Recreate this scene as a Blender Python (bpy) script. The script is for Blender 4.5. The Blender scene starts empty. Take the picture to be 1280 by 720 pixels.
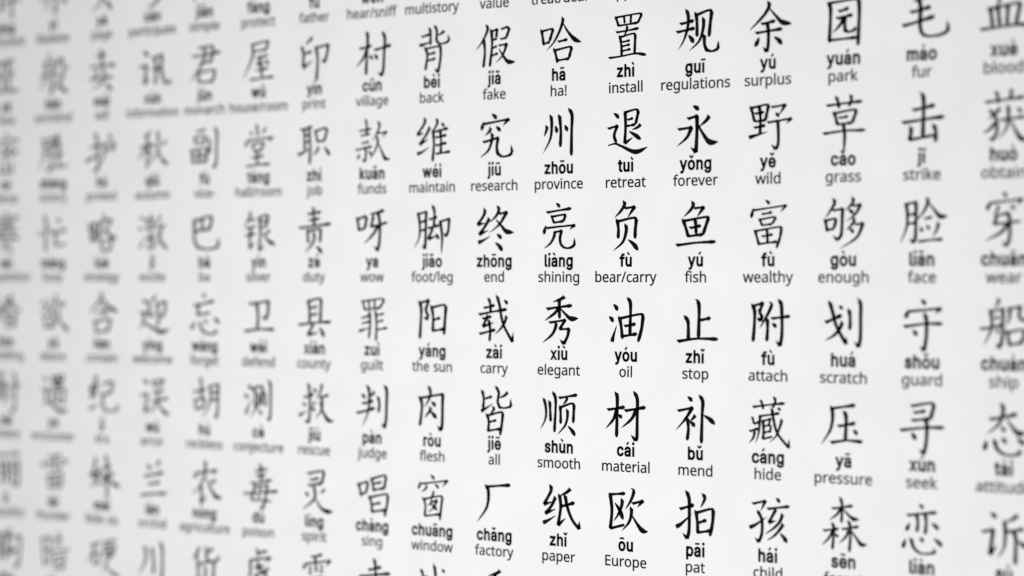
import bpy, math
from mathutils import Vector
from mathutils.geometry import tessellate_polygon

# ------------------------------------------------------------------ camera, light, exposure
scene = bpy.context.scene
ROW = 0.030                    # row pitch of the printed chart, metres
COL = 0.85 * ROW               # column pitch
EYE_Z, EYE_ROW = 1.50, 2.14346 # camera height on the wall, and the chart row that lies at it
F_PX = 2990.0                  # focal length in photo pixels (photo 1280 wide)
K = 97.8214


def place_camera():
    c0 = -0.0159327746
    x0 = ROW / K * (7.39856506 - 640.0)          # camera-space position of column 0
    z0 = F_PX * ROW / K
    dx = ROW / K * (58.0125412 - 640.0 * c0)     # step of one column in camera space
    dz = F_PX * ROW / K * c0
    th = math.atan2(-dz, dx)
    right = Vector((math.cos(th), math.sin(th)))
    fwd = Vector((-math.sin(th), math.cos(th)))
    pos = -(x0 * right + z0 * fwd)
    cam = bpy.data.cameras.new("camera")
    cam.sensor_width = 36.0
    cam.lens = F_PX * 36.0 / 1280.0
    cam.shift_y = -(360.0 - 344.245909) / 1280.0
    cam.clip_start, cam.clip_end = 0.02, 50.0
    cam.dof.use_dof = True
    cam.dof.focus_distance = F_PX * ROW / K * (1 + c0 * FOCUS_COL)
    cam.dof.aperture_fstop = FSTOP
    ob = bpy.data.objects.new("camera", cam)
    scene.collection.objects.link(ob)
    ob.location = (pos.x, pos.y, EYE_Z)
    ob.rotation_euler = (math.radians(90), 0, th)
    scene.camera = ob


FOCUS_COL, FSTOP = 10.9, 4.8
place_camera()

world = bpy.data.worlds.new("World")
scene.world = world
world.use_nodes = True
world.node_tree.nodes["Background"].inputs[0].default_value = (1, 1, 1, 1)
world.node_tree.nodes["Background"].inputs[1].default_value = 0.085

lamp = bpy.data.lights.new("soft_lamp", "AREA")
lamp.shape, lamp.size = "DISK", 0.16
lamp.energy = 4.0
lamp_ob = bpy.data.objects.new("soft_lamp", lamp)
scene.collection.objects.link(lamp_ob)
lamp_ob.location = (0.25, -0.625, EYE_Z - 0.075)
lamp_ob.rotation_euler = (math.radians(90), 0, 0)

scene.view_settings.view_transform = "Standard"
scene.view_settings.look = "None"
scene.view_settings.exposure = 0.0
scene.view_settings.gamma = 1.0


# ------------------------------------------------------------------ materials
def material(name, rgb, rough, spec=0.3):
    m = bpy.data.materials.new(name)
    m.use_nodes = True
    b = m.node_tree.nodes["Principled BSDF"]
    b.inputs["Base Color"].default_value = (*rgb, 1)
    b.inputs["Roughness"].default_value = rough
    b.inputs["Specular IOR Level"].default_value = spec
    return m


def paper_material():
    m = material("white_paper", (0.84, 0.84, 0.84), 0.75, 0.25)
    nt = m.node_tree
    b = nt.nodes["Principled BSDF"]
    tc = nt.nodes.new("ShaderNodeTexCoord")
    n1 = nt.nodes.new("ShaderNodeTexNoise")
    n1.inputs["Scale"].default_value = 55.0
    n1.inputs["Detail"].default_value = 5.0
    ramp = nt.nodes.new("ShaderNodeValToRGB")
    ramp.color_ramp.elements[0].position = 0.3
    ramp.color_ramp.elements[0].color = (0.815, 0.815, 0.815, 1)
    ramp.color_ramp.elements[1].position = 0.7
    ramp.color_ramp.elements[1].color = (0.855, 0.855, 0.855, 1)
    n2 = nt.nodes.new("ShaderNodeTexNoise")
    n2.inputs["Scale"].default_value = 900.0
    n2.inputs["Detail"].default_value = 3.0
    bump = nt.nodes.new("ShaderNodeBump")
    bump.inputs["Strength"].default_value = 0.16
    bump.inputs["Distance"].default_value = 0.0004
    nt.links.new(tc.outputs["Object"], n1.inputs["Vector"])
    nt.links.new(tc.outputs["Object"], n2.inputs["Vector"])
    nt.links.new(n1.outputs["Fac"], ramp.inputs["Fac"])
    nt.links.new(ramp.outputs["Color"], b.inputs["Base Color"])
    nt.links.new(n2.outputs["Fac"], bump.inputs["Height"])
    nt.links.new(bump.outputs["Normal"], b.inputs["Normal"])
    return m


def ink_material(name, dark, light):
    """printing ink that takes slightly unevenly on the paper"""
    m = material(name, (dark,) * 3, 0.7, 0.05)
    nt = m.node_tree
    b = nt.nodes["Principled BSDF"]
    tc = nt.nodes.new("ShaderNodeTexCoord")
    n = nt.nodes.new("ShaderNodeTexNoise")
    n.inputs["Scale"].default_value = 1500.0
    ramp = nt.nodes.new("ShaderNodeValToRGB")
    ramp.color_ramp.elements[0].position = 0.4
    ramp.color_ramp.elements[0].color = (dark, dark, dark, 1)
    ramp.color_ramp.elements[1].position = 0.7
    ramp.color_ramp.elements[1].color = (light, light, light, 1)
    nt.links.new(tc.outputs["Object"], n.inputs["Vector"])
    nt.links.new(n.outputs["Fac"], ramp.inputs["Fac"])
    nt.links.new(ramp.outputs["Color"], b.inputs["Base Color"])
    return m


PAPER = paper_material()
BRUSH_INK = ink_material("black_brush_ink", 0.002, 0.005)
BOLD_INK = ink_material("black_text_ink", 0.005, 0.012)
GREY_INK = ink_material("dark_grey_text_ink", 0.020, 0.035)
WALL = material("painted_wall", (0.75, 0.75, 0.74), 0.8)


def link_mesh(name, verts, faces, mats, parent=None, fmat=None):
    me = bpy.data.meshes.new(name)
    me.from_pydata(verts, [], faces)
    for m in mats:
        me.materials.append(m)
    if fmat:
        me.polygons.foreach_set("material_index", fmat)
    me.update()
    ob = bpy.data.objects.new(name, me)
    scene.collection.objects.link(ob)
    if parent:
        ob.parent = parent
    return ob


def box(x0, x1, y0, y1, z0, z1):
    v = [(x, y, z) for x in (x0, x1) for y in (y0, y1) for z in (z0, z1)]
    f = [(0, 1, 3, 2), (4, 6, 7, 5), (0, 4, 5, 1), (2, 3, 7, 6), (0, 2, 6, 4), (1, 5, 7, 3)]
    return v, f


# ------------------------------------------------------------------ the brush: one stroke -> strip polygons
W_V, W_H = 40.0, 24.0          # pen width of upright and of level strokes, thousandths of a row


def nib(d):
    return W_H + (W_V - W_H) * abs(d[1]) ** 0.8


def resample(pts, n):
    """Catmull-Rom through pts, n even samples"""
    if len(pts) == 2:
        (x0, y0), (x1, y1) = pts
        return [(x0 + (x1 - x0) * i / (n - 1), y0 + (y1 - y0) * i / (n - 1)) for i in range(n)]
    P = [(2 * pts[0][0] - pts[1][0], 2 * pts[0][1] - pts[1][1])] + pts + \
        [(2 * pts[-1][0] - pts[-2][0], 2 * pts[-1][1] - pts[-2][1])]
    fine = []
    for i in range(1, len(P) - 2):
        p0, p1, p2, p3 = P[i - 1], P[i], P[i + 1], P[i + 2]
        for j in range(12):
            t = j / 12
            fine.append(tuple(0.5 * (2 * b + (c - a) * t + (2 * a - 5 * b + 4 * c - d) * t * t +
                                     (3 * b - a - 3 * c + d) * t ** 3)
                              for a, b, c, d in zip(p0, p1, p2, p3)))
    fine.append(pts[-1])
    acc = [0.0]
    for a, b in zip(fine, fine[1:]):
        acc.append(acc[-1] + math.hypot(b[0] - a[0], b[1] - a[1]))
    out, k = [], 0
    for i in range(n):
        s = acc[-1] * i / (n - 1)
        while k < len(acc) - 2 and acc[k + 1] < s:
            k += 1
        t = (s - acc[k]) / max(acc[k + 1] - acc[k], 1e-6)
        out.append((fine[k][0] + (fine[k + 1][0] - fine[k][0]) * t,
                    fine[k][1] + (fine[k + 1][1] - fine[k][1]) * t))
    return out


def curve_at(keys, t):
    for (t0, v0), (t1, v1) in zip(keys, keys[1:]):
        if t <= t1:
            u = (t - t0) / max(t1 - t0, 1e-6)
            u = u * u * (3 - 2 * u)
            return v0 + (v1 - v0) * u
    return keys[-1][1]


PROFILE = {
    "h": [(0, 1.35), (.18, 1.05), (.55, 0.92), (.80, 1.2), (.93, 1.62), (1, 1.25)],
    "s": [(0, 1.25), (.12, 1.10), (.45, 0.85), (.80, 0.98), (.95, 1.08), (1, 0.85)],
    "v": [(0, 1.25), (.12, 1.10), (.5, 0.9), (.8, 0.65), (1, 0.12)],
    "p": [(0, 1.30), (.15, 1.15), (.5, 0.92), (.8, 0.55), (1, 0.12)],
    "n": [(0, 0.40), (.3, 0.72), (.5, 1.0), (.72, 1.42), (.84, 1.12), (.93, .62), (1, 0.10)],
    "d": [(0, 0.40), (.35, 0.95), (.7, 1.35), (.9, 1.25), (1, 0.8)],
    "t": [(0, 1.25), (.12, 1.35), (.4, 0.9), (.75, 0.5), (1, 0.12)],
    "first": [(0, 1.25), (.15, 1.05), (.6, 0.92), (1, 1.05)],
    "mid": [(0, 1.1), (.5, 0.92), (1, 1.1)],
    "end": [(0, 1.15), (.4, 0.95), (.9, 1.08), (1, 0.85)],
    "hook": [(0, 1.2), (.35, 0.9), (1, 0.10)],
    "taper": [(0, 1.25), (.4, 0.9), (.75, 0.5), (1, 0.12)],
}


def sweep(pts, prof, wmul, slant0, slant1, cap, V, F, fixed=None):
    if cap:                                  # the round cap must not lengthen the stroke
        (ax, ay), (bx, by) = pts[-2], pts[-1]
        l = math.hypot(bx - ax, by - ay) or 1
        s = min(0.4, (fixed or W_V) * wmul * 0.34 / l)
        pts = pts[:-1] + [(bx - (bx - ax) * s, by - (by - ay) * s)]
    L = sum(math.hypot(b[0] - a[0], b[1] - a[1]) for a, b in zip(pts, pts[1:]))
    n = max(9, min(26, int(L / 14) + 6))
    c = resample(pts, n)
    dirs = []
    for i in range(n):
        a, b = c[max(i - 1, 0)], c[min(i + 1, n - 1)]
        l = math.hypot(b[0] - a[0], b[1] - a[1]) or 1
        dirs.append(((b[0] - a[0]) / l, (b[1] - a[1]) / l))
    base = len(V)
    last_hw = 0
    for i in range(n):
        t = i / (n - 1)
        d = dirs[i]
        nx, ny = -d[1], d[0]
        w = (fixed if fixed else nib(d)) * wmul * curve_at(PROFILE[prof], t) / 2
        ex, ey = nx, ny
        if (slant0 and i == 0) or (slant1 and i == n - 1):
            sx, sy = 0.7071, -0.7071        # the nib's edge
            dt = sx * nx + sy * ny
            if dt < 0:
                sx, sy, dt = -sx, -sy, -dt
            k = min(1 / max(dt, 0.3), 1.12)
            ex, ey = sx * k, sy * k
        V.append((c[i][0] + ex * w, c[i][1] + ey * w))
        V.append((c[i][0] - ex * w, c[i][1] - ey * w))
        last_hw = w
    for i in range(n - 1):
        a = base + 2 * i
        F.append((a, a + 1, a + 3, a + 2))
    if cap:                                  # rounded end
        d = dirs[-1]
        a0 = math.atan2(d[0], -d[1])
        k = len(V)
        for j in range(1, 6):
            a = a0 - math.pi * j / 6
            V.append((c[-1][0] + math.cos(a) * last_hw, c[-1][1] + math.sin(a) * last_hw))
        F.append((base + 2 * n - 2,) + tuple(range(k, k + 5)) + (base + 2 * n - 1,))


def blob(p, ra, rb, ang, V, F):
    k = len(V)
    for j in range(10):
        a = 2 * math.pi * j / 10
        x, y = math.cos(a) * ra, math.sin(a) * rb
        V.append((p[0] + x * math.cos(ang) - y * math.sin(ang), p[1] + x * math.sin(ang) + y * math.cos(ang)))
    F.append(tuple(range(k, k + 10)))


def stroke(kind, pts, wmul, V, F):
    if kind in "hsvptnd":
        fixed = None
        if kind == "n":
            fixed = W_V * 1.0
        if kind == "d":
            fixed = W_V * 0.95
        if kind == "t":
            fixed = W_V * 0.85
        if kind == "p":
            fixed = W_V * 0.88
        m = wmul
        L = sum(math.hypot(b[0] - a[0], b[1] - a[1]) for a, b in zip(pts, pts[1:]))
        if L < 110:                         # little strokes are written lighter
            m *= 0.72 + 0.28 * L / 110
        sweep(pts, kind, m, kind in "hspv", False, kind in "hsd", V, F, fixed)
        return
    parts, cur = [], [pts[0]]               # a compound stroke: cut it at its corners
    for i in range(1, len(pts)):
        cur.append(pts[i])
        if i < len(pts) - 1:
            a = math.atan2(pts[i][1] - pts[i - 1][1], pts[i][0] - pts[i - 1][0])
            b = math.atan2(pts[i + 1][1] - pts[i][1], pts[i + 1][0] - pts[i][0])
            turn = abs((b - a + math.pi) % (2 * math.pi) - math.pi)
            if turn > math.radians(44):
                parts.append(cur)
                cur = [pts[i]]
    parts.append(cur)
    for j, p in enumerate(parts):
        lastp = j == len(parts) - 1
        if lastp and kind == "k":
            prof = "hook"
        elif lastp and kind == "q":
            prof = "taper"
        elif lastp:
            prof = "end"
        else:
            prof = "first" if j == 0 else "mid"
        fixed = W_V * 0.9 if prof in ("hook", "taper") else None
        sweep(p, prof, wmul, j == 0, False, lastp and kind == "z", V, F, fixed)
        if not lastp:
            q = parts[j + 1]
            down = q[1][1] < q[0][1]
            r = W_V * wmul * 0.5
            if down and p[-1][0] > p[-2][0]:            # the pressed shoulder
                blob((p[-1][0] - r * .12, p[-1][1] - r * .10), r * 1.22, r * 0.80, -0.75, V, F)
            else:
                dx, dy = p[-1][0] - p[-2][0], p[-1][1] - p[-2][1]
                l = math.hypot(dx, dy) or 1
                blob((p[-1][0] - dx / l * r * .6, p[-1][1] - dy / l * r * .6), r, r * .9, 0, V, F)


def brush_character(data):
    strokes = data.split("/")
    n = len(strokes)
    wmul = 1.12 if n <= 5 else 1.04 if n <= 8 else 0.94 if n <= 11 else 0.82
    V, F = [], []
    for s in strokes:
        pts = [tuple(float(a) for a in p.split(",")) for p in s[1:].split(" ")]
        stroke(s[0], pts, wmul, V, F)
    return V, F


# ------------------------------------------------------------------ the two text faces, as outlines
def parse_face(text):
    face = {}
    for ln in text.strip("\n").split("\n"):
        head, *loops = ln.split("|")
        face[head[0]] = (int(head[1:]), [[tuple(int(a) for a in p.split(",")) for p in lp.split(" ")] for lp in loops])
    return face


def area(lp):
    return 0.5 * sum(a[0] * b[1] - b[0] * a[1] for a, b in zip(lp, lp[1:] + lp[:1]))


def inside(p, lp):
    r = False
    for a, b in zip(lp, lp[1:] + lp[:1]):
        if (a[1] > p[1]) != (b[1] > p[1]) and p[0] < (b[0] - a[0]) * (p[1] - a[1]) / (b[1] - a[1]) + a[0]:
            r = not r
    return r


def fill_glyph(loops, grow):
    """triangles of a glyph; grow > 0 thickens it by a rim all round its outline"""
    V, F = [], []
    outer = max(loops, key=lambda l: abs(area(l)))
    sgn = 1 if area(outer) > 0 else -1
    for lp in loops:
        if area(lp) * sgn < 0:
            continue
        holes = [h for h in loops if area(h) * sgn < 0 and inside(h[0], lp)]
        group = [lp] + holes
        flat = [p for g in group for p in g]
        k = len(V)
        V += flat
        for t in tessellate_polygon([[Vector((x, y, 0)) for x, y in g] for g in group]):
            F.append(tuple(k + i for i in t))
    if grow:
        for lp in loops:
            m = len(lp)
            k = len(V)
            for i in range(m):
                a, b, c = lp[i - 1], lp[i], lp[(i + 1) % m]
                d1 = (b[0] - a[0], b[1] - a[1]); l1 = math.hypot(*d1) or 1
                d2 = (c[0] - b[0], c[1] - b[1]); l2 = math.hypot(*d2) or 1
                nx, ny = -(d1[1] / l1 + d2[1] / l2), d1[0] / l1 + d2[0] / l2
                l = math.hypot(nx, ny) or 1
                nx, ny = nx / l, ny / l
                cs = max(0.6, -nx * d1[1] / l1 + ny * d1[0] / l1)
                g = grow / cs
                V.append((b[0] + nx * g, b[1] + ny * g))
                V.append((b[0] - nx * g, b[1] - ny * g))
            for i in range(m):
                j = (i + 1) % m
                F.append((k + 2 * i, k + 2 * i + 1, k + 2 * j + 1, k + 2 * j))
    return V, F


ENGLISH_FACE = """
a225|115,219 150,214 174,201 188,179 192,146 192,0 167,0 160,30 158,30 139,11 117,0 86,-4 68,-2 52,3 38,11 27,24 21,40 18,60 25,88 44,109 76,123 121,128 158,130 158,142 155,165 146,180 132,187 113,190 81,185 53,174 42,200 75,213|126,104 92,100 70,91 59,77 55,59 58,44 66,33 79,27 94,24 119,28 140,39 153,59 158,86 158,105
b247|69,231 69,205 67,186 69,186 80,199 95,209 113,216 136,219 161,215 182,206 200,191 214,169 222,141 225,107 222,74 214,46 200,24 182,8 161,-1 136,-4 113,-2 95,5 80,15 69,27 67,27 59,0 34,0 34,305 69,305|130,189 109,187 94,181 82,170 75,154 71,134 69,109 69,107 73,72 82,46 101,31 131,25 156,31 174,47 184,72 188,108 184,143 174,169 156,184
c192|120,-4 93,-1 70,8 50,22 35,44 25,72 22,106 25,142 35,171 51,192 71,207 95,216 123,219 154,216 179,207 168,178 146,185 122,188 102,186 86,179 74,167 65,152 60,131 59,107 60,83 65,63 74,47 86,36 101,29 120,26 151,30 176,39 176,8 152,-1
d247|110,-4 85,-1 64,8 46,24 33,45 25,73 22,107 25,141 33,169 46,191 64,206 86,216 111,219 140,215 162,203 177,187 180,187 178,203 177,219 177,305 213,305 213,0 184,0 179,29 177,29 162,12 140,0|116,25 145,30 164,44 174,67 178,100 178,107 174,142 164,168 146,184 115,190 91,184 73,167 62,140 59,106 62,72 73,47 91,31
e226|117,219 143,216 165,207 182,192 195,173 203,149 206,122 206,101 59,101 64,69 77,45 99,31 127,26 163,30 196,41 196,10 164,-1 126,-4 97,-1 72,8 51,24 35,46 25,73 22,106 25,139 34,166 48,189 67,205 90,216|117,190 94,186 77,174 65,154 59,129 169,129 167,146 163,161 156,173 146,182 133,188
f138|133,188 79,188 79,0 44,0 44,188 6,188 6,204 44,216 44,229 46,254 52,273 62,288 76,299 93,305 113,307 137,305 155,300 146,272 131,276 114,278 98,275 88,266 81,251 79,229 79,215 133,215
g247|110,219 130,217 149,211 164,201 178,186 180,186 184,215 213,215 213,-4 210,-32 202,-55 189,-73 170,-86 146,-94 116,-96 74,-93 39,-83 39,-50 75,-63 118,-67 143,-63 162,-51 174,-32 178,-6 178,2 178,16 179,28 177,28 165,14 149,4 131,-2 111,-4 85,-1 63,9 46,25 28,60 22,107 28,153 46,189 63,205 85,216|115,189 98,187 84,180 73,168 65,152 60,131 59,107 62,72 73,46 91,30 116,25 144,29 155,34 163,42 174,65 178,99 178,107 176,134 171,154 163,170 151,181 135,187
h248|69,215 69,200 67,185 70,185 87,204 110,215 137,219 161,216 180,210 196,200 206,185 213,165 215,140 215,0 180,0 180,138 178,160 169,176 154,186 132,189 111,187 95,180 83,169 75,154 71,134 69,111 69,0 34,0 34,305 69,305
i103|69,215 69,0 34,0 34,215|52,296 66,290 71,283 73,273 71,263 66,256 52,251 44,252 37,256 33,263 31,273 33,283 37,290 44,294
j103|9,-96 -9,-95 -22,-91 -22,-63 -10,-66 4,-67 16,-65 26,-60 32,-50 34,-33 34,215 69,215 69,-32 68,-51 63,-67 55,-79 43,-89 28,-94|31,273 33,283 37,290 44,294 52,296 66,290 71,283 73,273 71,263 66,256 52,251 44,252 37,256 33,263
k214|69,146 68,129 67,111 69,111 76,120 86,132 95,142 163,215 204,215 117,123 211,0 168,0 93,100 69,79 69,0 34,0 34,305 69,305
l103|69,0 34,0 34,305 69,305
m375|270,219 302,214 324,200 338,176 342,140 342,0 308,0 308,138 305,160 297,176 283,186 264,189 237,185 219,171 209,149 206,119 206,0 171,0 171,138 166,167 160,177 152,184 141,188 127,189 107,187 93,180 82,169 75,154 71,135 69,111 69,0 34,0 34,215 63,215 68,186 70,186 86,204 108,215 133,219 156,217 175,210 189,199 199,183 201,183 214,199 230,210 250,217
n248|138,219 171,214 196,200 210,176 215,140 215,0 180,0 180,138 178,160 169,176 154,186 132,189 102,184 83,169 73,145 69,111 69,0 34,0 34,215 63,215 68,186 70,186 88,204 111,215
o243|221,108 219,83 214,60 205,41 194,25 179,13 162,3 142,-2 121,-4 100,-2 81,3 65,13 50,25 38,41 29,60 24,83 22,108 25,141 34,168 49,190 69,206 93,216 122,219 149,216 173,206 193,190 208,168 218,141|59,108 60,84 65,64 74,47 86,35 102,28 121,25 141,28 157,35 169,47 178,64 183,84 184,108 183,132 178,152 169,168 157,179 141,187 121,189 93,184 73,168 62,142
p247|136,219 161,216 182,207 200,191 214,170 222,142 225,108 222,74 214,46 200,24 183,9 161,-1 136,-4 107,0 85,12 69,27 67,27 69,10 69,-8 69,-96 34,-96 34,215 63,215 68,186 69,186 85,202 106,215|130,189 110,187 95,181 84,171 76,156 71,138 69,115 69,108 71,83 75,63 83,47 94,35 110,28 131,25 149,28 163,36 174,49 182,66 186,86 188,108 184,141 174,167 156,184
q247|177,-4 178,12 179,29 177,29 166,16 151,6 133,-2 109,-4 85,-1 64,8 46,24 33,45 25,73 22,107 25,141 33,169 47,191 65,206 86,216 111,219 134,217 152,209 166,199 178,186 179,186 184,215 213,215 213,-96 177,-96|116,25 136,27 152,33 163,43 171,58 176,77 178,99 178,107 174,143 164,169 145,184 115,190 90,184 73,167 62,140 59,106 62,72 73,47 91,31
r166|134,219 147,218 160,217 155,184 144,186 132,187 108,182 88,167 74,144 69,115 69,0 34,0 34,215 63,215 67,176 69,176 85,197 107,213 120,217
s192|174,59 171,40 164,24 151,12 134,3 113,-2 88,-4 50,0 21,10 21,42 52,30 89,24 112,27 128,33 137,43 140,56 136,71 120,83 87,98 51,114 38,123 28,133 22,146 20,162 26,186 43,204 68,215 101,219 138,215 170,204 158,176 129,186 99,190 80,188 66,183 57,175 54,164 59,149 77,137 109,123 144,107 157,99 166,88 172,75
t145|106,25 122,26 136,29 136,2 120,-2 100,-4 84,-3 69,2 56,10 46,22 39,39 37,63 37,188 6,188 6,204 37,219 51,264 72,264 72,215 134,215 134,188 72,188 72,63 75,46 82,34 92,27
u248|214,215 214,0 185,0 180,28 178,28 160,10 137,-1 110,-4 86,-2 67,4 51,15 40,30 34,49 32,74 32,215 67,215 67,77 70,54 79,38 94,28 115,25 137,28 153,34 165,45 173,61 177,80 178,103 178,215
v204|81,0 0,215 38,215 83,88 90,69 97,48 101,31 102,31 107,48 114,69 120,88 166,215 204,215 122,0
w315|173,121 168,138 164,154 160,168 158,178 156,178 154,168 151,154 147,138 142,121 103,0 63,0 4,215 41,215 71,101 77,77 82,55 85,36 86,36 89,49 92,64 96,80 101,94 139,215 177,215 214,94 220,75 225,54 229,37 230,37 233,54 238,76 245,101 275,215 311,215 251,0 210,0
x212|85,110 11,215 51,215 106,134 161,215 201,215 127,110 205,0 165,0 106,86 47,0 7,0
y204|0,215 38,215 85,93 92,72 98,52 103,34 104,34 112,60 123,93 166,215 204,215 112,-30 94,-65 83,-78 69,-88 53,-94 34,-96 17,-95 4,-93 4,-65 15,-67 28,-67 50,-63 65,-50 76,-29 87,-1
z188|173,0 16,0 16,23 131,188 22,188 22,215 170,215 170,188 56,27 173,27
A256|219,0 184,89 71,89 36,0 0,0 112,287 144,287 256,0|141,207 137,219 132,236 128,250 123,234 119,219 115,207 83,121 173,121
E223|199,0 39,0 39,286 199,286 199,255 75,255 75,165 192,165 192,134 75,134 75,32 199,32
!108|65,81 43,81 32,286 75,286|29,22 31,34 36,43 44,47 54,49 63,47 71,43 77,34 79,22 77,9 71,1 63,-4 54,-6 44,-4 36,1 31,9
/149|145,286 38,0 4,0 111,286
-129|16,92 16,123 113,123 113,92
"""
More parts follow.
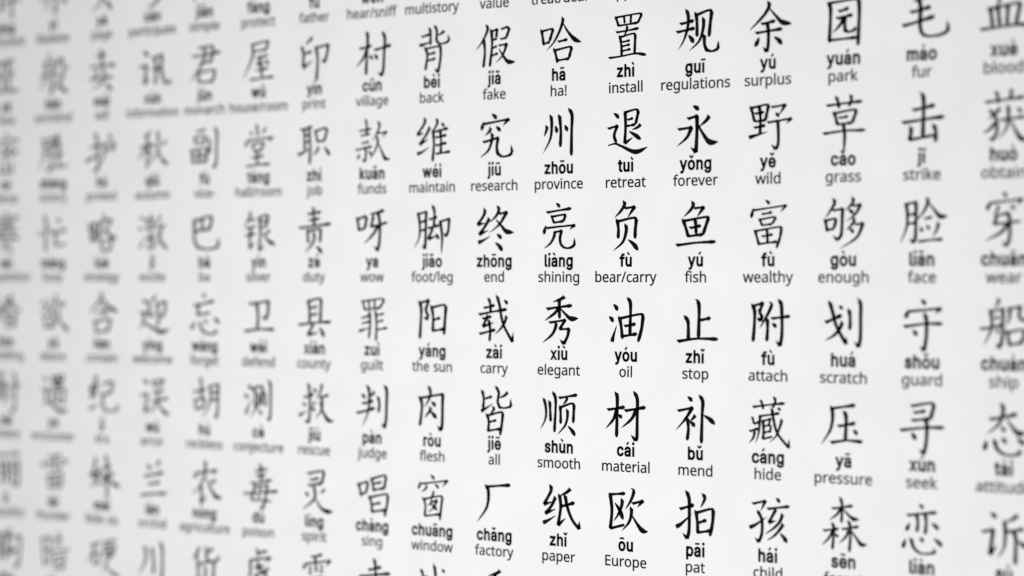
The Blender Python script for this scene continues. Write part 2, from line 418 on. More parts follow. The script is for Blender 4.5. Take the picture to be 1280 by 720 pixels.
PINYIN_FACE = """
a195|80,-4 63,-3 47,2 34,11 24,22 17,37 15,54 17,69 22,80 29,90 39,97 63,105 89,110 117,113 133,117 136,121 138,127 138,128 133,148 120,161 98,165 75,161 59,150 50,137 20,146 29,161 39,173 52,182 66,188 97,192 119,190 143,180 153,172 161,160 167,145 168,126 168,0 138,0 138,26 136,26 126,12 108,1|85,23 101,24 114,29 124,37 132,47 136,57 138,69 138,95 130,91 116,88 100,86 88,84 67,79 52,70 47,62 46,52 51,36 65,26
b212|115,-4 99,-3 86,2 69,16 59,29 56,29 56,0 26,0 26,254 57,254 57,160 59,160 69,173 86,186 98,191 115,192 137,189 156,180 173,166 185,146 193,122 195,94 193,66 185,42 173,23 157,8 137,-1|110,23 126,26 140,33 150,44 158,58 163,75 164,95 163,114 158,131 150,145 140,156 126,163 110,165 94,163 81,156 70,145 62,131 58,114 56,95 58,75 63,58 70,43 81,32 94,26
c198|104,-4 79,-1 58,8 41,23 28,43 20,66 17,94 20,122 28,146 41,165 58,180 79,189 104,192 130,189 153,178 170,161 181,138 151,131 145,145 135,155 121,162 104,165 86,162 73,155 62,144 54,129 50,112 48,94 50,75 54,59 62,44 73,33 86,26 104,23 121,26 135,33 146,44 152,59 181,51 171,28 153,11 130,0
d212|98,-4 75,-1 56,8 40,23 27,42 20,66 17,94 20,122 27,146 40,166 56,180 75,189 98,192 114,191 126,186 144,173 153,160 155,160 155,254 186,254 186,0 156,0 156,29 153,29 143,16 126,2 114,-3|102,23 118,26 132,32 142,43 150,58 154,75 156,95 154,114 150,131 142,145 132,156 118,163 102,165 86,163 72,156 62,145 54,131 50,114 48,95 50,75 54,58 62,44 73,33 86,26
e202|106,-4 80,-1 58,8 41,23 28,42 20,66 17,93 20,121 28,145 40,165 58,180 78,189 103,192 133,187 147,180 160,170 170,157 179,141 184,121 186,97 186,85 37,85 37,110 169,110 155,101 153,119 149,134 141,147 131,157 118,163 103,165 87,163 73,157 62,147 54,135 50,121 48,105 48,89 50,69 55,53 64,40 76,31 90,25 106,23 127,26 143,36 153,53 182,45 177,32 168,20 156,10 141,2 125,-3
f127|114,190 114,164 3,164 3,190|40,0 40,216 42,231 48,243 57,252 68,259 94,265 111,263 121,260 114,234 107,236 97,237 85,235 77,230 72,221 71,209 71,0
g213|103,-75 84,-74 67,-70 41,-55 25,-35 51,-20 61,-33 77,-44 103,-49 124,-46 141,-38 152,-23 156,-3 156,34 153,34 143,21 126,8 114,4 97,2 76,5 56,13 40,27 28,45 20,68 17,96 20,123 27,147 40,166 56,180 76,189 98,192 114,191 127,186 144,173 154,159 157,159 157,190 186,190 186,-4 183,-27 175,-45 162,-59 145,-68 125,-73|102,30 118,32 132,38 142,47 150,61 155,77 156,96 155,115 150,132 142,146 132,156 119,163 102,165 86,163 73,156 62,145 54,131 50,115 48,96 50,78 54,61 62,48 73,38 86,32
h205|57,113 57,0 26,0 26,254 57,254 57,144 51,144 62,166 76,181 94,189 114,192 132,190 148,184 161,174 170,160 177,142 179,120 179,0 148,0 148,118 145,137 136,152 123,161 105,165 92,163 80,159 71,151 63,141 58,129
i83|26,0 26,190 57,190 57,0|42,221 34,223 27,227 22,234 21,242 22,249 27,256 34,260 42,262 50,260 57,256 62,249 63,242 62,234 57,227 50,223
j83|26,190 57,190 57,-15 55,-31 51,-45 43,-56 32,-65 19,-70 2,-71 -5,-71 -5,-43 1,-43 12,-42 20,-36 25,-27 26,-15|42,221 34,223 27,227 22,234 20,242 22,249 27,256 34,260 42,262 50,260 57,256 61,249 63,242 61,234 57,227 50,223
k190|55,68 55,106 60,106 142,190 180,190 92,100 89,100|26,0 26,254 57,254 57,0|147,0 74,93 96,114 186,0
l95|70,-1 50,2 37,10 29,24 26,42 26,254 57,254 57,49 60,31 65,27 73,26 80,26 85,27 90,1 81,0
m305|26,0 26,190 56,190 56,148 54,148 59,162 66,173 86,188 110,193 129,190 144,180 154,166 160,147 156,147 161,160 169,172 190,187 218,193 234,191 249,186 261,177 270,164 276,148 278,128 278,0 248,0 248,127 245,145 236,156 224,163 209,165 197,164 187,160 173,145 168,124 168,0 137,0 137,130 134,144 126,156 115,163 100,165 79,160 70,154 63,145 58,133 57,119 57,0
n205|57,113 57,0 26,0 26,190 56,190 56,144 51,144 62,166 76,181 94,189 114,192 132,190 147,184 160,174 170,160 176,142 179,120 179,0 148,0 148,118 145,137 136,152 123,161 105,165 92,163 80,159 71,151 63,141 58,129
o208|104,-4 79,-1 58,8 41,23 28,43 20,66 17,94 20,122 28,146 41,165 58,180 79,189 104,192 128,189 149,180 167,165 180,146 188,122 191,94 188,66 180,43 167,23 149,8 128,-1|104,23 121,26 135,33 146,44 154,59 158,75 160,94 158,112 154,129 146,144 135,155 121,162 104,165 86,162 73,155 62,144 54,129 50,112 48,94 50,75 54,59 62,44 73,33 86,26
p212|26,-71 26,190 56,190 56,160 59,160 69,173 86,186 98,191 115,192 137,189 156,180 173,166 185,146 193,122 195,94 193,66 185,42 173,23 157,8 137,-1 115,-4 99,-3 86,2 69,16 59,29 57,29 57,-71|110,23 126,26 140,33 150,44 158,58 163,75 164,95 163,114 158,131 150,145 140,156 126,163 110,165 94,163 81,156 70,145 62,131 58,114 56,95 58,75 63,58 70,43 81,32 94,26
q212|186,-71 155,-71 155,29 153,29 143,16 126,2 114,-3 98,-4 75,-1 56,8 40,23 27,42 20,66 17,94 20,122 27,146 40,166 56,180 75,189 98,192 114,191 126,186 144,173 153,160 156,160 156,190 186,190|102,23 118,26 132,32 142,43 150,58 154,75 156,95 154,114 150,131 142,145 132,156 118,163 102,165 86,163 72,156 62,145 54,131 50,114 48,95 50,75 54,58 62,44 73,33 86,26
r130|26,0 26,190 56,190 56,160 58,160 65,173 76,184 90,190 107,192 115,192 122,192 122,161 115,162 103,163 91,161 80,157 70,151 63,142 58,131 57,118 57,0
s182|91,-4 72,-3 56,2 42,9 31,19 23,32 18,47 47,53 53,40 62,30 75,25 91,23 108,25 122,31 131,40 134,51 132,60 127,68 118,74 106,78 75,85 52,93 36,104 27,119 23,137 26,152 33,166 43,177 58,185 74,190 94,192 112,191 127,186 140,179 149,170 162,145 134,139 129,149 121,158 110,164 94,166 78,164 65,158 57,150 54,139 56,129 62,122 86,111 115,105 137,97 153,86 162,71 166,53 163,37 156,24 145,12 130,3 112,-2
t114|102,190 102,164 3,164 3,190|32,236 63,236 63,49 64,38 68,31 75,26 85,25 93,26 101,27 107,1 96,-1 84,-2 62,1 46,11 36,26 32,46
u205|91,-3 73,-1 57,5 44,15 35,29 28,47 26,69 26,190 57,190 57,72 60,52 68,37 82,28 100,25 113,27 125,31 134,38 142,48 146,61 148,76 148,190 179,190 179,0 149,0 149,46 154,46 143,23 129,8 111,0
v195|81,0 9,190 42,190 83,78 93,43 103,10 92,10 101,43 112,78 152,190 186,190 113,0
w284|69,0 11,190 44,190 67,107 77,68 88,21 82,21 93,67 103,107 126,190 158,190 181,107 191,68 201,21 196,21 206,68 217,107 240,190 272,190 215,0 184,0 159,86 152,112 145,140 138,169 145,169 138,140 131,112 124,86 99,0
x189|10,0 86,109 86,86 14,190 50,190 74,153 90,127 104,103 88,103 101,127 117,153 141,190 176,190 104,84 104,107 179,0 143,0 115,43 100,68 86,91 102,91 89,68 74,43 46,0
y195|24,-69 31,-43 36,-44 52,-44 65,-37 75,-18 81,-1 9,190 42,190 83,78 93,43 103,10 92,10 101,43 112,78 153,190 186,190 102,-29 88,-54 70,-68 46,-73 32,-72
z190|21,0 21,23 127,160 127,161 24,161 24,190 166,190 166,165 63,30 63,28 169,28 169,0
ı83|26,0 26,190 57,190 57,0
"""
EN = parse_face(ENGLISH_FACE)
PY = parse_face(PINYIN_FACE)
for ch in "ij":                  # lift the dots, so that the bold face keeps its gap
    PY[ch] = (PY[ch][0], [[(x, y + 30) for x, y in lp] if min(p[1] for p in lp) > 200 else lp for lp in PY[ch][1]])
FACES = {"en": (EN, 7.0), "py": (PY, 16.0)}
CACHE = {}
TONES = {}
for base, marks in (("a", "āáǎà"), ("e", "ēéěè"), ("i", "īíǐì"), ("o", "ōóǒò"), ("u", "ūúǔù")):
    for tone, ch in enumerate(marks):
        TONES[ch] = (base, tone)
TONES["ü"] = ("u", 4)
MARKS = [[((-62, 0), (62, 0))], [((-26, -22), (32, 36))], [((-50, 32), (0, -22)), ((0, -22), (50, 32))],
         [((-36, 36), (24, -22))], [((-48, 0), (-26, 0)), ((26, 0), (48, 0))]]


def xheight(face):
    return max(p[1] for lp in face["x"][1] for p in lp)


def text_mesh(word, face_name, sx, sy, track):
    """centred word, baseline at 0; returns verts, faces"""
    face, grow = FACES[face_name]
    xh = xheight(face)
    V, F, pen = [], [], 0.0
    for ch in word:
        if ch == " ":
            pen += 130
            continue
        base, tone = TONES.get(ch, (ch, None))
        g = "\u0131" if (tone is not None and base == "i") else base
        key = (face_name, g)
        if key not in CACHE:
            CACHE[key] = fill_glyph(face[g][1], grow)
        gv, gf = CACHE[key]
        k = len(V)
        V += [(x + pen, y) for x, y in gv]
        F += [tuple(k + i for i in f) for f in gf]
        if tone is not None:
            xs = [p[0] for p in gv]
            cx, cy = (min(xs) + max(xs)) / 2 + pen, xh + 76
            for (x0, y0), (x1, y1) in MARKS[tone]:
                l = math.hypot(x1 - x0, y1 - y0)
                nx, ny = -(y1 - y0) / l * 22, (x1 - x0) / l * 22
                k = len(V)
                V += [(cx + x0 + nx, cy + y0 + ny), (cx + x0 - nx, cy + y0 - ny),
                      (cx + x1 - nx, cy + y1 - ny), (cx + x1 + nx, cy + y1 + ny)]
                F.append((k, k + 1, k + 2, k + 3))
        pen += face[g][0] + track
    x0 = min(v[0] for v in V)
    x1 = max(v[0] for v in V)
    return [((x - (x0 + x1) / 2) * sx, y * sy) for x, y in V], F


# ------------------------------------------------------------------ the chart's entries: row | column | character | pinyin | English | strokes
CHART = """
0|10|哈|hā|ha!|s-221,501 -207,424 -193,339/z-217,489 -99,509 -73,500 -119,377/h-195,351 -115,372/p58,623 46,560 2,462 -69,357 -160,278/n58,560 123,464 203,384 293,345/h-8,366 113,386/s-55,289 -34,221 -14,141/z-42,277 133,304 167,294 133,184/h-22,165 139,180
0|11|置|zhì|install|s-123,582 -104,535 -88,484/z-119,582 162,607 193,586 148,506/s-20,582 -12,513/s67,593 61,511/h-88,492 148,511/h-119,423 23,436 162,453/p23,486 7,429 -26,372/s-71,381 -55,284 -49,169/z-65,371 85,400 120,386 110,185/h-45,317 52,331/h-45,272 52,288/h-45,223 61,239/h-211,157 -55,169 120,189 251,169
0|12|规|guī|regulations|h-181,463 -18,491/h-224,380 -8,413/p-102,604 -83,530 -93,418 -140,291 -206,197/d-83,344 -50,310 -18,260/s10,565 20,459 20,322/z20,548 159,588 196,569 178,450 163,314/p100,511 94,407 48,280 -74,179/k109,333 109,245 131,182 196,163 270,184 274,276
1|10|州|zhōu|province|p-152,464 -156,427 -189,351/p-99,577 -89,475 -109,325 -201,173/d-42,465 -30,431 -22,386/s12,572 28,404 22,236/d79,469 99,435 115,401/s139,635 173,566 167,399 163,140
1|11|退|tuì|retreat|z-6,574 120,601 158,580 123,445/h23,493 91,511/h13,428 120,444/q-6,574 -1,425 -12,248 91,310/p187,443 148,412 77,389/d42,374 120,330 187,284/d-149,571 -114,548 -84,514/z-221,408 -104,437 -143,339 -117,256/n-221,231 -133,248 -55,221 120,155 274,203
1|12|永|yǒng|forever|d-27,609 10,591 44,563/k-93,476 20,504 20,346 7,128 -61,187/q-206,370 -46,388 -102,285 -224,195/p168,501 131,454 48,393/n29,426 85,327 168,231 274,228
2|10|亮|liàng|shining|d-34,632 -8,615 18,588/h-156,533 2,554 163,574/s-89,494 -73,451 -63,418/z-83,488 62,508 87,496 58,433/h-69,423 62,438/d-164,394 -180,352 -193,298/k-164,365 2,380 203,394 139,345/p-49,320 -63,266 -109,199 -191,146/k-49,320 38,336 18,265 26,198 72,156 143,151 203,180 203,264
2|11|负|fù|bear/carry|p-16,634 -16,596 -65,531 -139,466/q-16,563 110,577 23,463/s-104,440 -90,341 -94,246/z-94,427 91,462 133,445 120,339 116,244/p3,390 7,324 -36,209 -159,114/d32,233 100,183 154,122
2|12|鱼|yú|fish|p-27,614 -27,574 -65,526 -140,462/q-18,549 100,560 20,460/s-145,430 -111,340 -83,251/z-134,421 122,458 155,442 89,274/h-68,345 66,370/s1,428 10,282/h-83,262 89,278/h-230,168 10,194 242,203
3|10|秀|xiù|elegant|p79,629 22,600 -79,570/h-156,493 2,516 173,534/s8,590 12,394/p2,503 -59,444 -184,367/n22,503 83,445 153,395 253,396/k-124,347 83,378 12,277 133,283 113,202 66,121 12,171/p-28,348 -49,276 -99,208 -211,130
3|11|油|yóu|oil|d-153,550 -123,525 -98,484/d-207,422 -176,396 -153,363/t-172,153 -149,228 -110,330/s-75,410 -55,311 -41,188/z-71,402 177,449 216,426 197,298 154,158/h-16,320 123,346/s32,612 61,543 52,230/h-45,213 139,242
3|12|止|zhǐ|stop|s7,597 44,541 38,207/h57,393 181,418/s-121,426 -87,370 -83,189/h-215,171 10,202 270,201
4|10|顺|shùn|smooth|p-191,525 -166,433 -170,315 -237,194/s-115,498 -103,283/s-69,596 -38,504 -55,171/h2,539 239,579/p113,550 93,508 52,470/s22,447 26,355 26,263/z28,442 163,485 199,469 187,277/p113,417 113,341 83,248 -18,144/d119,244 173,193 213,141
4|11|材|cái|material|h-227,433 -12,468/s-123,613 -104,544 -114,148/p-114,437 -153,336 -251,233/d-88,388 -69,372 -47,348/h-12,428 245,473/k110,625 145,552 143,387 139,157 120,121 61,184/p129,444 71,344 -55,246
4|12|补|bǔ|mend|d-93,599 -61,579 -36,552/q-211,449 -36,487 -121,367 -238,246/s-93,376 -83,263 -98,149/p1,411 -36,369 -65,348/d-65,344 -31,321 -5,291/s57,610 89,551 81,414 72,123/d100,414 168,377 233,326
5|10|纸|zhǐ|paper|q-99,593 -103,528 -191,389 -83,420/q-38,473 -99,369 -174,292 -34,347/t-205,189 -140,215 -34,277/p153,572 103,531 12,487/q12,497 26,367 -8,172 93,257/h32,376 203,424/k83,496 113,372 173,242 263,147 265,239
5|11|欧|ōu|Europe|h-202,538 -6,558/z-192,538 -172,370 -192,179 -12,228/p-39,493 -55,410 -104,317 -153,256/d-133,452 -75,376 -32,283/p77,601 100,575 61,482 -6,388/k81,454 212,490 139,413/p71,409 71,351 42,259 -49,160/n81,327 139,248 206,179 277,170
5|12|拍|pāi|pat|h-187,430 -18,484/k-102,616 -74,537 -72,375 -76,213 -98,131 -158,189/t-234,244 -168,281 -36,394/p94,594 113,555 63,456/s10,416 25,300 29,188/z20,405 178,451 215,437 205,311 174,172/h38,301 131,334/h33,201 187,229
0|13|余|yú|surplus|p11,626 14,578 -51,488 -213,346/n23,557 95,479 163,414 277,390/h-74,405 84,432/h-140,317 11,333 166,346/k-5,411 8,322 3,181 -15,123 -58,177/d-100,274 -120,228 -148,182/d72,271 125,234 163,189
0|14|园|yuán|park|s-161,568 -139,494 -154,176/z-154,568 133,592 174,573 177,447 162,132/h-50,477 60,507/h-73,410 104,439/p1,425 -28,354 -117,269/k23,424 16,351 23,285 67,272 126,285 130,329/h-147,198 148,212
1|13|野|yě|wild|s-192,567 -174,498 -151,416/z-186,560 -20,587 8,573 -28,425/h-151,498 -43,514/h-151,420 -23,432/s-97,570 -85,448 -89,285/h-158,356 -28,378/t-220,260 -112,286 3,313/q41,558 201,578 130,477/d87,502 110,483 130,458/k-5,404 266,437 209,383/k115,420 121,305 118,184 90,131 38,187
1|14|草|cǎo|grass|h-184,546 -28,562 209,579/s-73,627 -55,574 -46,518/s89,640 89,594 63,532/s-102,476 -80,416 -65,349/z-95,469 111,498 145,484 97,363/h-50,421 53,434/h-65,358 97,369/h-221,268 1,291 242,292/v4,359 16,227 1,42
2|13|富|fù|wealthy|d-28,621 -2,604 23,577/d-166,539 -177,502 -192,441/k-166,518 209,563 140,490/h-69,476 49,495/s-97,426 -78,392 -63,358/z-89,422 64,447 87,433 49,377/h-63,365 49,377/s-146,311 -125,243 -100,162/z-135,308 125,346 156,328 140,241 99,133/h-69,250 57,271/s-8,317 -2,181/h-100,175 110,198
2|14|够|gòu|enough|p-102,614 -95,574 -132,515 -198,429/k-117,501 -6,519 -11,420 -17,301 -28,248 -65,209 -117,255/s-198,409 -188,356 -176,292/z-191,402 -102,421 -80,408 -102,326/h-176,307 -102,323/p107,623 111,590 75,544 23,501/q97,544 191,558 133,464 31,390/d57,512 89,491 111,464/p118,425 118,392 82,346 31,307/q126,359 218,372 148,233 -43,118/d67,320 97,300 111,273
3|13|附|fù|attach|s-174,555 -151,484 -158,308 -171,183/z-166,545 -58,577 -97,485 -66,438 -81,393 -120,424/p23,574 41,547 -20,431 -97,316/s-5,418 -2,310 -12,188/h41,419 254,445/k130,605 156,554 163,379 160,245 140,144 87,201/d49,371 75,354 99,328
3|14|划|huá|scratch|h-198,385 -102,426 -17,460/k-149,591 -117,492 -73,347 31,176 33,249/p-6,394 -43,321 -102,260 -206,205/d-46,552 -25,539 -6,520/s67,514 77,415 72,315/k155,620 191,574 191,429 189,244 170,149 118,201
4|13|藏|cáng|hide|h-174,518 -5,543 194,566/s-81,585 -63,552 -51,498/s75,621 87,583 57,515/h-97,426 11,443 133,463/p-89,429 -97,320 -109,239 -143,149/s-177,412 -158,345/h-158,343 -105,368/h-213,269 -112,300/p-151,278 -166,209 -217,150/z-54,383 -48,268 -58,197 57,225/h-54,379 41,404/h-43,325 26,344/s23,399 14,338/h-43,262 41,282/s34,339 29,274/k49,508 64,407 110,261 239,118 244,212/p163,404 140,329 95,233 18,163/d110,519 130,506 148,491
4|14|压|yā|pressure|h-139,529 1,551 133,571/p-124,547 -117,430 -147,310 -247,166/h-58,355 133,393/s16,501 33,435 23,217/h-139,190 31,218 213,211/d111,326 133,307 155,275
5|13|孩|hái|child|q-177,533 -28,569 -81,466/k-112,460 -69,374 -69,239 -105,149 -151,193/t-213,291 -143,322 -5,412/d95,606 118,587 140,559/h-5,489 118,509 247,527/q95,492 57,429 11,352 99,377/p171,449 140,373 72,302 -35,230/p178,348 140,292 72,221 -12,168/d140,252 186,208 221,160
5|14|森|sēn|forest|h-124,534 -14,553 104,573/s-28,645 -11,560 -21,400/p-28,539 -73,477 -154,419/n-2,541 60,478 118,442 177,445/h-221,309 -50,339/s-117,388 -102,316 -120,129/p-117,315 -154,246 -239,161/d-87,284 -73,271 -55,253/h-14,335 75,353 170,372/s60,418 82,327 67,115/p60,332 31,265 -46,194/n89,328 148,252 199,196 264,200
0|15|毛|máo|fur|p83,599 13,557 -101,524/h-118,420 -12,440 96,464/h-204,292 -31,329 133,369/k-44,584 -12,465 -19,337 -8,232 32,189 108,178 209,190 278,224 269,331
0|16|血|xuè|blood|p-34,544 -40,481 -77,417/s-144,408 -126,349 -114,234/z-138,402 136,445 166,428 124,243/s-59,414 -40,239/s45,428 33,240/h-237,209 -46,225 124,237 244,232
1|15|击|jī|strike|h-96,466 23,485 138,509/h-207,346 23,373 236,393/s-15,627 20,562 11,205/z-111,300 -118,230 -133,177 142,219/s130,313 148,249 145,151
1|16|获|huò|obtain|h-188,511 -19,528 215,549/s-74,606 -60,558 -51,499/s81,623 77,579 58,522/p-36,453 -92,394 -158,348/k-136,430 -77,352 -70,228 -114,146 -154,178/p-92,311 -136,257 -218,212/h-33,336 84,348 215,361/p47,471 47,361 25,252 -63,152/n69,333 120,235 178,153 251,145/d135,447 157,432 183,402
2|15|脸|liǎn|face|p-168,555 -153,470 -161,329 -230,168/k-161,552 -61,570 -61,426 -68,230 -91,176 -133,216/h-153,442 -71,458/h-153,357 -71,370/p62,607 62,558 23,481 -53,391/n77,558 138,487 191,430 274,429/h31,404 107,424/d-15,327 -4,306 5,278/d54,348 66,327 77,298/p179,367 160,304 115,228/h-38,184 84,200 221,206
2|16|穿|chuān|wear|d-11,648 11,631 33,603/d-136,560 -151,526 -173,478/k-136,547 186,582 135,521/p-48,518 -63,483 -99,443/d69,529 91,508 106,478/h-92,426 62,451/z-70,422 -99,343 40,358 178,373/k52,440 62,344 58,207 25,136 -19,177/p40,344 -33,263 -188,188
3|15|守|shǒu|guard|d-7,622 16,601 42,571/d-138,522 -153,487 -176,437/k-138,505 198,536 138,480/h-191,355 39,386 221,388/k36,482 51,398 46,243 23,124 -22,165/d-96,325 -76,305 -50,267
3|16|船|chuán|ship|p-48,633 -55,599 -92,550/p-136,522 -121,433 -129,336 -203,183/k-129,515 -7,537 -10,434 -11,324 -21,228 -45,165 -85,206/d-85,475 -74,461 -60,431/h-240,342 -121,361 3,386/d-74,344 -66,327 -55,303/p55,544 62,476 33,379/k62,538 171,562 157,477 186,429 229,430 236,478/s33,325 47,256 62,181/z40,314 178,340 215,327 178,203/h62,195 186,217
4|15|寻|xún|seek|z-114,581 84,616 130,597 92,459/h-84,516 39,539/h-107,441 92,466/h-230,342 23,375 236,383/k39,460 54,388 46,233 20,120 -30,167/d-111,325 -91,298 -61,254
4|16|态|tài|attitude|h-144,480 -4,506 135,538/p-19,629 -4,568 -48,442 -181,334/n33,486 84,419 142,360 229,359/d-26,415 -7,396 11,365/d-173,279 -183,244 -198,181/k-92,282 -70,207 -4,155 84,145 168,165 149,216/d-19,313 3,286 28,255/d135,312 178,279 215,249
5|15|恋|liàn|love|d-27,629 -6,614 15,585/h-155,514 15,541 156,558/s-55,527 -41,450 -52,358/s36,538 46,455 36,340/d-133,444 -143,411 -169,361/d100,451 142,428 177,391/d-176,285 -183,252 -204,192/k-112,289 -91,213 -27,158 58,151 139,169 121,216/d-27,301 -6,290 21,263/d128,304 170,275 215,233
5|16|诉|sù|tell|d-135,590 -108,572 -74,540/q-223,400 -108,430 -125,304 -142,188 -67,282/p143,580 89,539 15,510/p10,516 15,402 1,261 -67,155/h28,415 203,451/s102,420 122,345 116,110/d143,334 189,305 236,274
0|7|村|cūn|village|h-182,435 -8,464/s-73,621 -62,544 -88,136/p-73,425 -128,326 -232,228/d-36,358 -15,337 11,312/h35,411 272,457/k158,608 186,530 175,378 164,192 136,117 85,165/d35,368 57,342 80,305
0|8|背|bèi|back|h-144,521 -35,545/s-29,611 -18,544 -22,427/t-175,427 -102,439 7,467/k44,632 69,572 61,472 107,436 190,440 239,465 221,533/p173,574 132,548 76,525/s-91,397 -64,312 -91,146/k-81,388 117,411 123,319 107,203 82,117 34,165/h-64,320 48,339/h-60,253 48,272
0|9|假|jiǎ|fake|p-98,598 -88,548 -149,436 -246,329/s-138,444 -124,303 -144,139/s-37,545 -27,380 -58,143/z-37,528 41,547 29,459/h-27,429 37,450/h-23,344 37,363/h-27,262 49,286/z93,545 173,565 203,547 163,451/h83,436 169,451/q63,367 169,382 113,258 17,181/n63,334 113,266 183,189 283,180
1|7|款|kuǎn|funds|h-181,499 -14,522/s-87,626 -77,560 -81,446/h-160,445 -31,464/h-150,358 -46,376/h-233,284 -4,321/k-98,316 -87,234 -102,149 -150,186/d-185,245 -191,212 -212,180/d-52,274 -25,248 0,218/p89,595 110,554 68,466 6,378/k79,465 209,480 141,414/p79,433 79,343 27,247 -35,175/n89,359 141,260 192,177 264,175
1|8|维|wéi|maintain|q-93,611 -109,547 -205,430 -109,446/q-29,512 -79,426 -173,321 -45,376/t-209,216 -139,235 -33,288/p71,597 71,541 -4,439/s16,470 27,318 8,126/d131,554 151,534 171,508/h41,454 221,491/h51,389 201,416/h51,301 201,328/h51,208 250,231/s115,475 127,347 121,211
1|9|究|jiū|research|d-33,621 2,604 36,568/d-139,541 -153,502 -172,448/k-139,517 194,559 111,485/p-43,475 -62,436 -120,390/d25,488 54,463 90,435/p-23,411 -33,325 -81,224 -192,148/k-149,316 54,361 35,260 48,188 111,155 198,165 240,194 226,285
2|7|呀|ya|wow|s-212,508 -198,434 -185,360/z-206,500 -98,528 -77,514 -102,392/h-187,372 -102,392/h-14,546 172,592/z23,529 -14,407 110,430 223,458/k89,569 114,430 106,235 79,137 23,195/p89,422 17,325 -118,212
2|8|脚|jiǎo|foot/leg|p-193,552 -169,423 -179,279 -250,158/k-189,544 -79,567 -85,422 -89,262 -99,153 -139,198/h-169,447 -93,467/h-169,351 -93,371/h-39,478 71,508/s12,629 35,565 27,392/h-59,382 95,412/q16,389 -53,261 81,300/d51,321 71,300 95,257/k111,452 240,485 226,355 195,291 161,327/v115,452 141,292 131,92
2|9|终|zhōng|end|q-120,583 -139,515 -223,414 -120,431/q-62,483 -120,397 -202,306 -75,352/t-217,216 -149,239 -48,289/p54,607 63,567 25,505 -62,435/q63,528 169,547 73,418 -68,320/n25,466 102,394 159,338 264,322/d35,308 67,288 102,257/d15,214 63,182 113,124
3|7|罪|zuì|guilt|s-139,566 -118,517 -102,460/z-135,562 130,592 172,571 110,486/s-46,566 -35,477/s37,575 37,482/h-102,465 120,489/s-35,444 -25,305 -46,142/h-150,369 -35,400/h-143,307 -35,334/t-191,221 -108,242 -21,269/s52,453 64,306 58,115/h73,404 172,425/h73,327 161,350/h79,241 217,264
3|8|阳|yáng|the sun|s-173,563 -149,474 -159,281 -169,149/z-165,547 -45,580 -89,467 -53,408 -69,363 -105,391/s-4,511 16,396 12,227/z8,500 151,528 195,509 181,365 167,197/h22,360 115,384/h12,239 175,261
3|9|载|zài|carry|h-139,497 6,530/s-72,600 -52,545 -48,451/h-207,426 -14,459 169,487/h-159,379 -37,407/q-81,419 -153,295 2,341/h-198,212 15,262/s-68,364 -52,246 -62,135/k40,632 73,530 121,327 243,132 253,242/p169,413 140,343 92,279 6,207/d131,586 156,570 182,540
4|7|判|pàn|judge|d-150,510 -129,489 -93,459/p37,539 6,506 -39,469/h-139,395 17,433/h-219,286 -66,324 37,352/p-66,602 -39,521 -56,308 -143,133/s89,476 106,395 93,305/k188,605 213,544 209,382 202,235 182,134 130,184
4|8|肉|ròu|flesh|s-169,493 -139,413 -149,301 -169,174/k-149,486 151,537 147,422 141,198 121,131 67,186/p-39,612 -19,545 -39,481 -103,379/d-8,450 22,426 55,400/p-19,385 -29,345 -103,267/d-19,345 22,306 65,265
4|9|皆|jiē|all|s-159,589 -139,503 -149,392/h-120,503 -29,530/t-178,364 -120,393 -19,451/k29,634 63,572 48,477 73,415 140,409 226,428 217,521/p182,583 140,546 63,514/p-14,412 -4,389 -56,335/s-95,331 -72,253 -81,139/z-85,320 83,362 117,346 102,227 79,109/h-62,250 29,272/h-72,155 86,180
5|7|唱|chàng|sing|s-197,481 -175,423 -154,338/z-189,477 -73,510 -58,493 -84,393/h-154,364 -84,388/s-8,550 13,483 24,407/z3,547 164,593 201,574 175,440/h24,492 132,515/h24,421 175,449/s-36,344 -8,261 3,159/z-23,338 186,382 229,362 214,256 179,127/h3,255 121,281/h3,173 186,204
5|8|窗|chuāng|window|d-22,628 7,612 36,582/d-161,551 -169,517 -190,469/k-154,526 214,577 138,499/p-71,513 -91,470 -148,437/d40,530 65,515 94,486/p23,451 13,409 -35,369/s-119,368 -91,286 -102,165/z-106,357 107,402 144,386 127,265 107,135/p3,358 -18,315 -64,284/q3,328 69,353 23,267 -64,209/d-18,312 23,281 73,245/h-102,168 117,201
5|9|厂|chǎng|factory|h-118,537 73,558 217,570/p-104,549 -76,482 -98,316 -230,144
6|7|幸|xìng|lucky|s35,634 50,550 55,346/h-52,508 132,552/h-182,427 46,461 261,488/d-52,381 -8,324/p143,412 111,341/h-106,266 218,316/h-149,160 239,215/v55,329 59,40
6|8|战|zhàn|fight|s-148,562 -123,496 -123,396/h-112,480 -60,497/s-228,354 -207,272 -196,189/z-224,346 -71,383 -81,231/h-196,205 -81,235/h3,405 231,480/k34,633 65,443 148,249 256,158 262,258/p210,370 148,266 23,156/d138,590 154,576 177,554
6|9|季|jì|season|p83,630 33,598 -88,557/h-189,487 173,554/s13,584 23,387/p3,501 -48,431 -179,356/n33,503 93,442 203,409/q-108,320 113,362 23,289/k13,288 23,125 -27,154/h-209,205 233,273
0|4|君|jūn|monarch|z-98,575 98,598 139,578 109,410/h-191,480 26,495 252,518/h-77,397 119,413/p16,584 -25,402 -233,173/s-98,290 -87,158/z-77,289 129,309 170,292 139,178/h-67,165 139,175
0|5|屋|wū|house/room|z-93,574 126,605 150,591 126,509/h-83,490 130,509/p-93,582 -93,423 -243,164/h-33,416 146,440/q57,422 -17,335 126,363/d106,382 136,362 162,331/h-33,268 146,289/s47,332 57,180/h-133,159 47,173 235,183
0|6|印|yìn|print|p-30,610 -68,571 -136,530/s-184,503 -159,427 -165,263/h-155,419 -39,447/t-175,260 -117,290 -16,345/k38,487 210,514 191,408 156,313 105,349/s28,491 53,341 34,104
